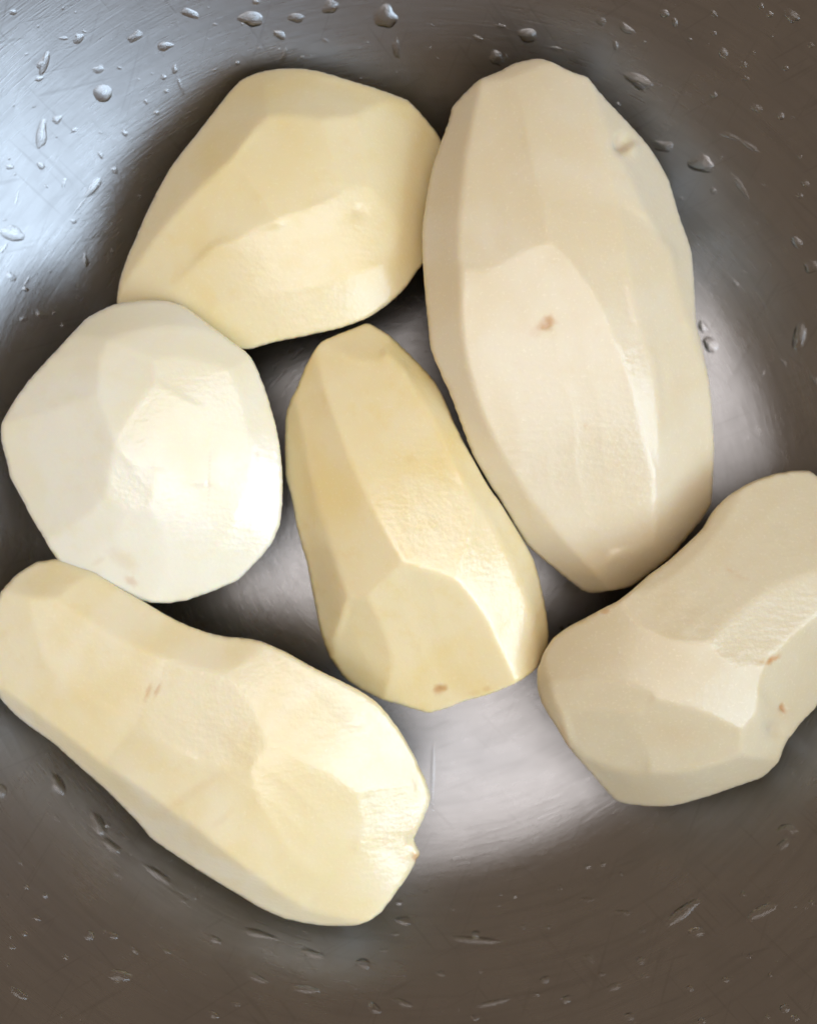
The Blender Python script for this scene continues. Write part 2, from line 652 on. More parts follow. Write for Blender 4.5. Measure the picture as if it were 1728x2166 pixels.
    for i in range(nv):
        wob = 0.55 * noise.noise(Vector((al[i] * 0.006, cr_[i] * 0.003, seed * 7.3)))
        t = cr_[i] / strip + wob + seed * 0.37
        k = math.floor(t)
        rr_ = random.Random(k * 131 + seed * 17)
        amp = rr_.uniform(0.2, 1.0) * max(0.0, 0.35 + 1.3 * noise.noise(Vector((al[i] * 0.004, k * 2.7, seed * 3.3))))
        fr = t - k - 0.5
        disp[i] -= 0.00030 * amp * (0.25 - fr * fr) * 4 * flute
    up = no[:, 2] > -0.25
    for (x, y, r, dep) in dents:
        p = cr(x, y)
        d2 = ((pxs - p[0]) ** 2 + (pys - p[1]) ** 2) / (r * r)
        disp += np.where(up, -dep * np.exp(-d2), 0)
    co2 = co + no * disp[:, None]
    m2.vertices.foreach_set('co', co2.ravel())
    bl = np.zeros(nv)
    for (x, y, rx, ry, ang, amt) in spots:
        p = cr(x, y)
        ca, sa = math.cos(math.radians(ang)), math.sin(math.radians(ang))
        dx, dy = pxs - p[0], pys - p[1]
        u, v_ = (dx * ca + dy * sa) / rx, (-dx * sa + dy * ca) / ry
        near = np.where((u * u + v_ * v_ < 9) & up)[0]
        for i in near:
            wv = 0.30 * noise.noise(Vector((pxs[i] * 0.09, pys[i] * 0.09, seed))) + 0.18 * noise.noise(Vector((pxs[i] * 0.25, pys[i] * 0.25, seed + 5)))
            rr = math.sqrt(u[i] ** 2 + v_[i] ** 2) * (1 + wv)
            bl[i] = max(bl[i], amt * max(0.0, min(1.0, (1.3 - rr) / 0.8)))
    at = m2.attributes.new('blemish', 'FLOAT', 'POINT')
    at.data.foreach_set('value', bl)
    m2.polygons.foreach_set('use_smooth', [True] * len(m2.polygons))
    m2.materials.clear()
    m2.materials.append(mat)
    m2.update()
    # origin at the base of the potato
    base = Vector((co2[:, 0].mean(), co2[:, 1].mean(), co2[:, 2].min()))
    m2.transform(__import__('mathutils').Matrix.Translation(-base))
    o.location = base
    return tag(o, label, 'potato', 'peeled potatoes in the bowl')


M_A = potato_material('potato_flesh_cream', (0.755, 0.66, 0.425), (0.73, 0.595, 0.29), 0.5, 0.3)
M_B = potato_material('potato_flesh_ivory', (0.69, 0.61, 0.45), (0.665, 0.56, 0.365), 0.45, 1.3)
M_C = potato_material('potato_flesh_white', (0.80, 0.775, 0.655), (0.78, 0.725, 0.53), 0.9, 2.3)
M_D = potato_material('potato_flesh_yellow', (0.79, 0.685, 0.435), (0.755, 0.60, 0.26), 0.8, 3.3)
M_E = potato_material('potato_flesh_pale_yellow', (0.79, 0.715, 0.51), (0.745, 0.625, 0.34), 0.9, 4.3)
M_F = potato_material('potato_flesh_buff', (0.62, 0.54, 0.375), (0.595, 0.495, 0.315), 0.25, 5.3)

# --- upper left potato
c1 = crop(200, 100, 2.263)
make_potato('peeled_potato', 'broad cream potato at upper left, partly behind the round white one', c1,
    [(700, 152), (780, 117), (870, 99), (960, 95), (1050, 104), (1130, 125), (1230, 155), (1330, 185), (1420, 215), (1500, 248), (1560, 305), (1655, 425), (1700, 560), (1710, 720),
     (1670, 880), (1580, 1030), (1480, 1170), (1400, 1240), (1310, 1300), (1180, 1350), (1000, 1390), (860, 1418), (740, 1450), (600, 1440), (420, 1400), (250, 1330),
     (130, 1280), (103, 1220), (115, 1120), (150, 1010), (190, 920), (230, 825), (270, 740), (350, 590), (415, 500), (480, 420), (530, 355), (580, 290), (640, 215)],
    [[(700, 152, 'r'), (800, 172), (900, 135), (1000, 128), (1200, 178), (1400, 240), (1530, 292, 'r')],
     [(800, 172), (830, 310), (760, 420), (660, 545), (560, 620), (470, 700), (380, 790), (300, 890), (210, 1020), (115, 1180, 'r')],
     [(830, 310), (950, 325), (1100, 350), (1260, 332), (1400, 240)],
     (0.38, [(1100, 350), (1150, 560), (1210, 690), (1050, 750), (890, 850), (770, 700), (660, 545)]),
     (0.38, [(890, 850), (740, 880), (560, 950), (450, 1060), (370, 1150), (240, 1310, 'r')]),
     [(1260, 332), (1290, 500), (1300, 660), (1440, 810), (1480, 890)],
     (0.3, [(1210, 690), (1300, 660)]),
     [(1480, 890), (1580, 840), (1710, 720, 'r')],
     [(1480, 890), (1430, 980), (1330, 1050), (1180, 1110), (1000, 1160), (840, 1195), (700, 1215), (560, 1240), (420, 1400, 'r')],
     [(1330, 1050), (1480, 1170, 'r')]],
    0.029, 0.053, 0.026, M_A, tilt=(0, -0.000006), dents=[(1270, 790, 16, 0.0003)], aims=[(600, 450, -0.8, -0.55, 42), (1000, 1000, 0.6, 0.7, 20), (950, 600, 0.2, -0.2, 5), (1000, 230, 0.2, -1, 30), (1450, 550, 1, -0.1, 40), (450, 900, -0.5, 0.1, 18)], spots=[(1270, 785, 14, 9, -20, 0.10)], seed=1, axis=-38)

# --- large potato
def c2(x, y): return (860 + x / 2.457, 80 + y / 2.457)
D3 = 560 * 2.457            # lower crop continues below the upper one
make_potato('peeled_potato', 'largest long ivory potato at upper right with one brown eye spot', c2,
    [(480, 165), (560, 125), (680, 100), (760, 120), (850, 165), (945, 200), (1000, 270), (1100, 380), (1220, 510), (1310, 630), (1370, 750), (1420, 920), (1485, 1110), (1500, 1300),
     (1510, 1480), (1540, 220 + D3), (1575, 400 + D3), (1590, 520 + D3), (1597, 640 + D3), (1602, 760 + D3), (1600, 870 + D3), (1585, 1060 + D3), (1500, 1180 + D3), (1370, 1330 + D3), (1180, 1475 + D3),
     (1080, 1503 + D3), (960, 1518 + D3), (895, 1492 + D3), (760, 1385 + D3), (620, 1265 + D3), (500, 1065 + D3), (420, 935 + D3), (330, 775 + D3), (230, 505 + D3), (170, 370 + D3), (118, 240 + D3), (95, 20 + D3),
     (78, 1180), (75, 1000), (98, 820), (125, 680), (188, 500), (218, 410), (235, 350), (365, 215)],
    [[(365, 215, 'r'), (480, 203), (600, 185), (760, 120, 'r')],
     [(390, 235), (345, 400), (310, 600), (285, 800), (270, 1000), (283, 1180), (298, 1320), (292, 1480), (290, 1600), (325, 360 + D3), (405, 580 + D3), (500, 790 + D3), (600, 955 + D3), (720, 1135 + D3), (850, 1275 + D3), (985, 1430 + D3), (1080, 1503 + D3, 'r')],
     [(390, 235), (365, 215, 'r')],
     [(390, 235), (480, 203)],
     (0.42, [(560, 215), (590, 330), (610, 500), (655, 700), (740, 870)]),
     [(560, 215), (600, 185)],
     [(560, 215), (480, 203)],
     [(850, 165, 'r'), (930, 400), (1010, 600), (1070, 760), (1110, 850)],
     (0.4, [(740, 870), (870, 855), (1000, 870), (1110, 850)]),
     (0.4, [(740, 870), (705, 990), (760, 1075), (860, 1160), (980, 1310), (1040, 1450), (1060, 1600), (1100, 260 + D3), (1190, 560 + D3), (1305, 900 + D3)]),
     (0.35, [(283, 1180), (450, 1205), (600, 1120), (760, 1075)]),
     (0.42, [(1110, 850), (1125, 1100), (1150, 1300), (1180, 1450), (1210, 130 + D3), (1290, 290 + D3), (1320, 480 + D3), (1325, 700 + D3), (1305, 900 + D3), (1285, 1080 + D3), (1270, 1260 + D3), (1370, 1330 + D3, 'r')]),
     [(1110, 850), (1250, 950), (1390, 1110), (1410, 1280), (1440, 1480), (1480, 170 + D3), (1560, 400 + D3, 'r')],
     (0.3, [(960, 300), (1060, 500), (1130, 690), (1250, 950)]),
     (0.3, [(960, 300), (945, 200, 'r')]),
     (0.3, [(960, 300), (930, 400)]),
     (0.35, [(1270, 1260 + D3), (1060, 1300 + D3), (985, 1430 + D3)]),
     ],
    0.034, 0.0605, 0.032, M_B, tilt=(0, -0.000004),
    spots=[(726, 108 + D3, 21, 13, -35, 0.70), (690, 135 + D3, 24, 14, -35, 0.22), (930, 640 + D3, 4.5, 4.5, 0, 0.3), (1120, 545, 18, 8, 60, 0.16), (1420, 500 + D3, 20, 60, 0, 0.06)],
    dents=[(1120, 550, 16, 0.0016), (1165, 575, 15, -0.0008), (722, 112 + D3, 14, 0.0004)], aims=[(200, 900, -1, 0, 46), (450, 700, -0.8, -0.2, 15), (800, 600, 0.1, -0.6, 12), (850, 1000, 0.5, -0.2, 9), (600, 1500, -0.3, 0.3, 6), (1250, 1200, 1, -0.1, 30), (1450, 1200, 1, 0, 55), (1150, 1420 + D3, 0.3, 1, 50)], seed=2, axis=80)

# --- round white potato
c4 = crop(0, 600, 2.6875)
make_potato('peeled_potato', 'round whitish potato at the left, brightest of the six', c4,
    [(560, 150), (650, 110), (750, 92), (850, 85), (960, 90), (1060, 125), (1160, 200), (1280, 290), (1400, 380), (1450, 440), (1500, 560), (1530, 640), (1555, 730), (1582, 830), (1602, 950), (1615, 1080),
     (1612, 1250), (1597, 1380), (1540, 1500), (1450, 1600), (1360, 1690), (1230, 1750), (1080, 1802), (960, 1824), (850, 1820), (700, 1800), (540, 1740), (400, 1660), (310, 1560),
     (245, 1450), (180, 1340), (100, 1190), (52, 1100), (35, 1020), (5, 900), (3, 800), (50, 705), (150, 555), (270, 425), (380, 305), (480, 198)],
    [(0.35, [(380, 305, 'r'), (500, 300), (620, 315), (780, 265), (950, 235), (1130, 250), (1280, 290, 'r')]),
     (0.35, [(320, 430), (430, 405), (550, 430), (570, 540), (560, 640), (430, 670), (300, 700), (180, 780), (3, 850, 'r')]),
     (0.3, [(320, 430), (270, 425, 'r')]),
     (0.3, [(550, 430), (620, 315)]),
     (0.3, [(560, 640), (630, 780), (645, 920), (620, 1060), (600, 1200), (540, 1300), (400, 1400), (245, 1450, 'r')]),
     (0.3, [(620, 315), (850, 440), (900, 560), (760, 740), (645, 920)]),
     (0.25, [(850, 440), (1000, 400), (1280, 480), (1450, 440, 'r')]),
     (0.25, [(645, 920), (760, 1040), (900, 1060), (1150, 1150), (1230, 940), (1150, 700), (900, 560)]),
     (0.35, [(1280, 480), (1380, 640), (1415, 800), (1415, 1000), (1390, 1200), (1340, 1380), (1200, 1550), (1080, 1802, 'r')]),
     (0.2, [(1150, 1150), (1390, 1200)]),
     (0.3, [(600, 1200), (720, 1320), (850, 1265), (900, 1060)]),
     (0.35, [(850, 1265), (940, 1420), (960, 1600), (850, 1820, 'r')]),
     (0.3, [(720, 1320), (680, 1440), (540, 1490), (400, 1660, 'r')]),
     (0.3, [(680, 1440), (800, 1480), (940, 1420)]),
     (0.3, [(1540, 780), (1545, 900), (1530, 1100), (1480, 1300), (1350, 1500), (1200, 1550)]),
     (0.3, [(1540, 780), (1500, 560, 'r')])],
    0.037, 0.063, 0.033, M_C,
    spots=[(700, 1570, 36, 16, 30, 0.14), (745, 1690, 16, 8, 30, 0.34), (1465, 985, 5, 12, 0, 0.25), (1190, 1120, 2.4, 60, 2, 0.16), (560, 1580, 16, 6, -30, 0.14), (480, 480, 25, 22, 0, 0.06)],
    dents=[(1190, 1150, 8, 0.00015)], aims=[(1480, 1000, 1, 0.3, 27, 0.7), (350, 1050, -0.9, 0.3, 26), (1100, 900, 0.5, 0.1, 9), (800, 180, -0.1, -1, 36), (800, 1400, -0.1, 1, 22), (430, 550, -0.7, -0.7, 26)], seed=3, axis=55, crease=0.35)

# --- centre potato
c5 = crop(560, 660, 2.45)
make_potato('peeled_potato', 'yellow potato lying in the centre among the other five', c5,
    [(530, 53), (585, 75), (655, 120), (740, 200), (800, 260), (880, 350), (940, 460), (985, 570), (1030, 660), (1075, 745), (1150, 880), (1240, 1010), (1330, 1160), (1392, 1270), (1425, 1370), (1462, 1540),
     (1477, 1680), (1460, 1770), (1400, 1865), (1300, 1932), (1180, 1982), (1050, 2022), (930, 2065), (850, 2084), (790, 2070), (700, 2042), (600, 2012), (500, 1965), (415, 1905), (330, 1785), (280, 1640),
     (240, 1450), (213, 1300), (188, 1220), (158, 1100), (133, 960), (103, 850), (98, 720), (102, 550), (118, 480), (155, 400), (210, 270), (283, 150), (400, 100)],
    [[(283, 150, 'r'), (400, 235), (520, 270), (610, 225), (655, 120, 'r')],
     [(155, 400, 'r'), (200, 600), (220, 800), (270, 1000), (330, 1160), (375, 1310), (435, 1490)],
     [(283, 150, 'r'), (265, 250), (295, 380), (360, 560), (435, 750), (520, 940), (620, 1120), (735, 1300)],
     [(610, 225), (720, 270), (800, 430), (880, 580), (950, 740), (1010, 860), (1110, 985), (1200, 1110), (1265, 1250), (1310, 1400), (1400, 1640), (1400, 1865, 'r')],
     [(1110, 985), (1090, 1100), (1040, 1260), (1000, 1395)],
     [(435, 1490), (540, 1460), (640, 1370), (735, 1300), (880, 1350), (1000, 1395)],
     [(1000, 1395), (1120, 1560), (1200, 1700), (1250, 1820), (1300, 1932, 'r')],
     (0.4, [(1200, 1700), (1300, 1620), (1330, 1460)]),
     (0.4, [(1330, 1460), (1310, 1400)]),
     (0.4, [(540, 1460), (580, 1570), (640, 1690), (665, 1820), (600, 2012, 'r')]),
     (0.4, [(435, 1490), (400, 1620), (330, 1785, 'r')])],
    0.031, 0.058, 0.028, M_D, crease=0.48,
    spots=[(900, 1955, 13, 9, -15, 0.75), (930, 1950, 8, 7, 0, 0.6), (1150, 1955, 8, 6, 0, 0.30), (1080, 1975, 14, 5, -10, 0.2), (750, 760, 9, 12, 30, 0.10), (420, 160, 40, 20, 10, 0.06)],
    dents=[(905, 1955, 9, 0.0003)], aims=[(1150, 1300, 0.85, 0.4, 24, 0.6), (300, 900, -0.95, 0.1, 30), (160, 900, -1, 0.1, 58), (700, 800, 0.1, 0.1, 6), (850, 1650, -0.1, 1, 24), (500, 1750, -0.7, 0.8, 42), (450, 170, -0.1, -1, 28), (900, 430, 1, -0.4, 60)], seed=4, axis=68, grain=1.2)

# --- lower left potato
c6 = crop(0, 1160, 1.8298)
make_potato('peeled_potato', 'long waisted pale potato at lower left with wet shiny end', c6,
    [(60, 98), (140, 48), (230, 36), (330, 53), (385, 92), (470, 150), (560, 202), (640, 250), (720, 290), (800, 320), (880, 337), (960, 344), (1020, 358), (1110, 398), (1200, 448), (1300, 498), (1380, 538),
     (1450, 583), (1505, 640), (1562, 720), (1612, 810), (1652, 890), (1672, 960), (1660, 1015), (1632, 1070), (1615, 1120), (1622, 1170), (1612, 1215), (1590, 1262), (1540, 1332), (1480, 1412), (1430, 1447), (1370, 1467),
     (1270, 1467), (1190, 1457), (1100, 1437), (1000, 1392), (900, 1332), (800, 1272), (690, 1200), (580, 1122), (540, 1072), (490, 1020), (400, 930), (300, 842), (200, 752), (110, 690), (50, 640), (0, 585), (-35, 520), (-50, 400), (-35, 270), (0, 165)],
    [(0.35, [(0, 165, 'r'), (120, 190), (220, 200), (310, 260), (390, 310), (480, 365), (560, 395), (640, 420), (770, 460), (870, 490), (960, 440), (1020, 358, 'r')]),
     (0.3, [(220, 200), (290, 130), (385, 92, 'r')]),
     (0.45, [(-35, 480, 'r'), (20, 545), (100, 605), (250, 722), (400, 842), (480, 875), (600, 970), (720, 1062), (880, 1170), (960, 1235), (1050, 1320), (1200, 1402), (1330, 1440), (1430, 1447, 'r')]),
     (0.2, [(120, 190), (160, 440), (250, 530), (400, 600), (540, 690)]),
     (0.4, [(640, 420), (600, 520), (540, 690), (450, 790), (400, 842)]),
     (0.25, [(540, 690), (640, 750), (740, 800), (820, 870), (960, 855)]),
     (0.25, [(820, 870), (700, 960), (720, 1062)]),
     (0.35, [(870, 490), (980, 600), (1045, 765)]),
     (0.5, [(960, 855), (1045, 765), (1130, 775), (1280, 880), (1395, 950), (1415, 1060), (1370, 1170), (1240, 1290), (1165, 1220), (1080, 1090), (1010, 975), (960, 855)]),
     (0.35, [(1240, 1290), (1200, 1402)]),
     (0.25, [(1395, 950), (1530, 920), (1600, 900)]),
     (0.3, [(1020, 358, 'r'), (1090, 450), (1180, 510), (1300, 565), (1430, 645), (1530, 765), (1600, 900), (1630, 1000), (1632, 1070, 'r')]),
     (0.35, [(580, 1122, 'r'), (680, 1120), (720, 1062)]),
     (0.25, [(1370, 1170), (1500, 1180), (1590, 1262, 'r')])],
    0.036, 0.062, 0.032, M_E,
    spots=[(575, 555, 5, 18, 20, 0.40), (610, 550, 4, 17, 25, 0.45), (600, 545, 16, 14, 0, 0.10), (1608, 1195, 8, 10, 0, 0.75), (860, 1050, 26, 8, -40, 0.10), (740, 950, 70, 10, -35, 0.10), (850, 720, 60, 36, 30, 0.05), (1100, 640, 20, 8, 30, 0.06)],
    dents=[(1600, 1130, 12, 0.0006), (1612, 1180, 10, -0.0006)], aims=[(1200, 1030, 0.8, 0.5, 18), (380, 500, -0.1, 0.0, 6), (650, 880, -0.5, 0.8, 20), (500, 280, 0.3, -0.9, 28), (400, 890, -0.6, 0.8, 50), (1350, 520, 0.8, -0.7, 45)], seed=5, axis=40, grain=1.0)

# --- right potato
c7 = crop(1100, 960, 2.739)
make_potato('peeled_potato', 'crooked buff potato at right edge with small reddish scars', c7,
    [(1130, 305), (1200, 238), (1310, 168), (1450, 113), (1590, 88), (1680, 90), (1750, 150), (1830, 280), (1870, 450), (1880, 650), (1870, 850), (1850, 1050), (1800, 1300), (1720, 1467), (1640, 1552), (1565, 1650), (1532, 1705),
     (1502, 1785), (1455, 1835), (1400, 1883), (1250, 1933), (1100, 1988), (900, 2043), (750, 2048), (640, 2038), (558, 2018), (480, 1942), (400, 1852), (320, 1762), (265, 1692), (198, 1582), (148, 1502), (108, 1422),
     (88, 1330), (93, 1250), (128, 1150), (178, 1070), (258, 1008), (370, 948), (480, 888), (560, 848), (640, 788), (740, 698), (850, 618), (950, 528), (1050, 430), (1095, 350)],
    [(0.42, [(560, 848, 'r'), (620, 930), (720, 1005), (850, 1060), (1000, 1088), (1115, 1092)]),
     (0.3, [(1115, 1092), (1200, 960), (1400, 825), (1600, 700), (1870, 560, 'r')]),
     (0.3, [(640, 788, 'r'), (760, 800), (900, 700), (1050, 560), (1180, 380), (1310, 168, 'r')]),
     (0.25, [(1115, 1092), (1130, 1180), (1250, 1250), (1390, 1240)]),
     (0.4, [(128, 1150, 'r'), (165, 1320), (245, 1490), (330, 1730), (480, 1942, 'r')]),
     (0.3, [(200, 1310), (360, 1310), (500, 1325), (650, 1345), (780, 1400), (900, 1465), (1020, 1490), (1150, 1530), (1285, 1590)]),
     (0.3, [(200, 1310), (165, 1320)]),
     (0.42, [(245, 1490), (350, 1480), (460, 1470), (600, 1515), (660, 1580), (720, 1720), (745, 1865)]),
     (0.3, [(600, 1515), (690, 1520), (780, 1400)]),
     (0.45, [(330, 1730), (450, 1790), (560, 1840), (745, 1865), (900, 1850), (1080, 1800), (1270, 1745), (1400, 1745), (1502, 1785, 'r')]),
     (0.3, [(1285, 1590), (1290, 1660), (1270, 1745)]),
     (0.42, [(1870, 850, 'r'), (1720, 945), (1600, 1045), (1480, 1150), (1390, 1240), (1385, 1370), (1390, 1500), (1430, 1630), (1532, 1705, 'r')]),
     (0.25, [(1285, 1590), (1390, 1500)]),
     (0.3, [(1385, 1370), (1450, 1480, -0.001), (1560, 1500), (1640, 1552, 'r')])],
    0.036, 0.0605, 0.032, M_F,
    spots=[(1450, 1200, 13, 6, -40, 0.95), (1480, 1185, 10, 4.5, -40, 0.8), (1397, 1205, 3.5, 4, 0, 0.5), (1522, 1475, 5, 12, -20, 1.0), (1510, 1500, 22, 22, 0, 0.13), (1480, 1600, 14, 24, 0, 0.10),
           (495, 915, 10, 4, -10, 0.55), (1215, 675, 12, 4, 30, 0.22), (1280, 715, 18, 4, 20, 0.22), (1240, 695, 20, 12, 25, 0.08), (260, 1640, 5, 34, -22, 0.30), (900, 1650, 60, 30, 0, 0.06)],
    dents=[(1522, 1475, 8, 0.0007), (1480, 1600, 22, 0.0010), (1460, 1195, 9, 0.0003)], aims=[(480, 1620, -0.35, 0.9, 36), (950, 1680, 0.1, 1, 30), (700, 1940, 0, 1, 58), (600, 1180, -0.2, -0.2, 8), (1150, 750, -0.2, -0.4, 10), (1650, 1200, 0.8, 0.6, 38), (160, 1450, -1, 0.3, 60), (900, 640, -0.7, -0.7, 30)], seed=6, axis=-42)


# ------------------------------------------------------------------ water drops
def drop_mesh(px, py, rx, ry, ang, hk, irr, rnd, seg=24, rings=7, pts=None):
    """A lens of water on the bowl; the outline is irregular, its foot follows the steel."""
    ph = [rnd.uniform(0, 6.28) for _ in range(4)]
    am = [irr * rnd.uniform(0.4, 1.0) * k for k in (0.30, 0.24, 0.15, 0.09)]
    ca, sa = math.cos(math.radians(ang)), math.sin(math.radians(ang))
    vs, fs = [], []
    p0, n0 = bowl_hit(px, py)
    scale = (H - p0.z) / FPX
    hh = hk * min(rx, ry) * scale
    for j in range(rings + 1):
        rho = j / rings
        if j == 0:
            vs.append(p0 + n0 * hh)
            continue
        for k in range(seg):
            t = 2 * math.pi * k / seg
            q = 1 + sum(a * math.sin((m + 1 + (m > 0)) * t + f) for m, (a, f) in enumerate(zip(am, ph)))
            u, v = rx * q * rho * math.cos(t), ry * q * rho * math.sin(t)
            p, n = bowl_hit(px + u * ca - v * sa, py + u * sa + v * ca)
            h = hh * (max(0.0, 1 - rho ** 2)) ** 1.05 if j < rings else -0.00008
            vs.append(p + n * h)
    for k in range(seg):
        fs.append((0, 1 + k, 1 + (k + 1) % seg))
        for j in range(rings - 1):
            a = 1 + j * seg + k; b = 1 + j * seg + (k + 1) % seg
            fs.append((a, a + seg, b + seg, b))
    return vs, fs, p0


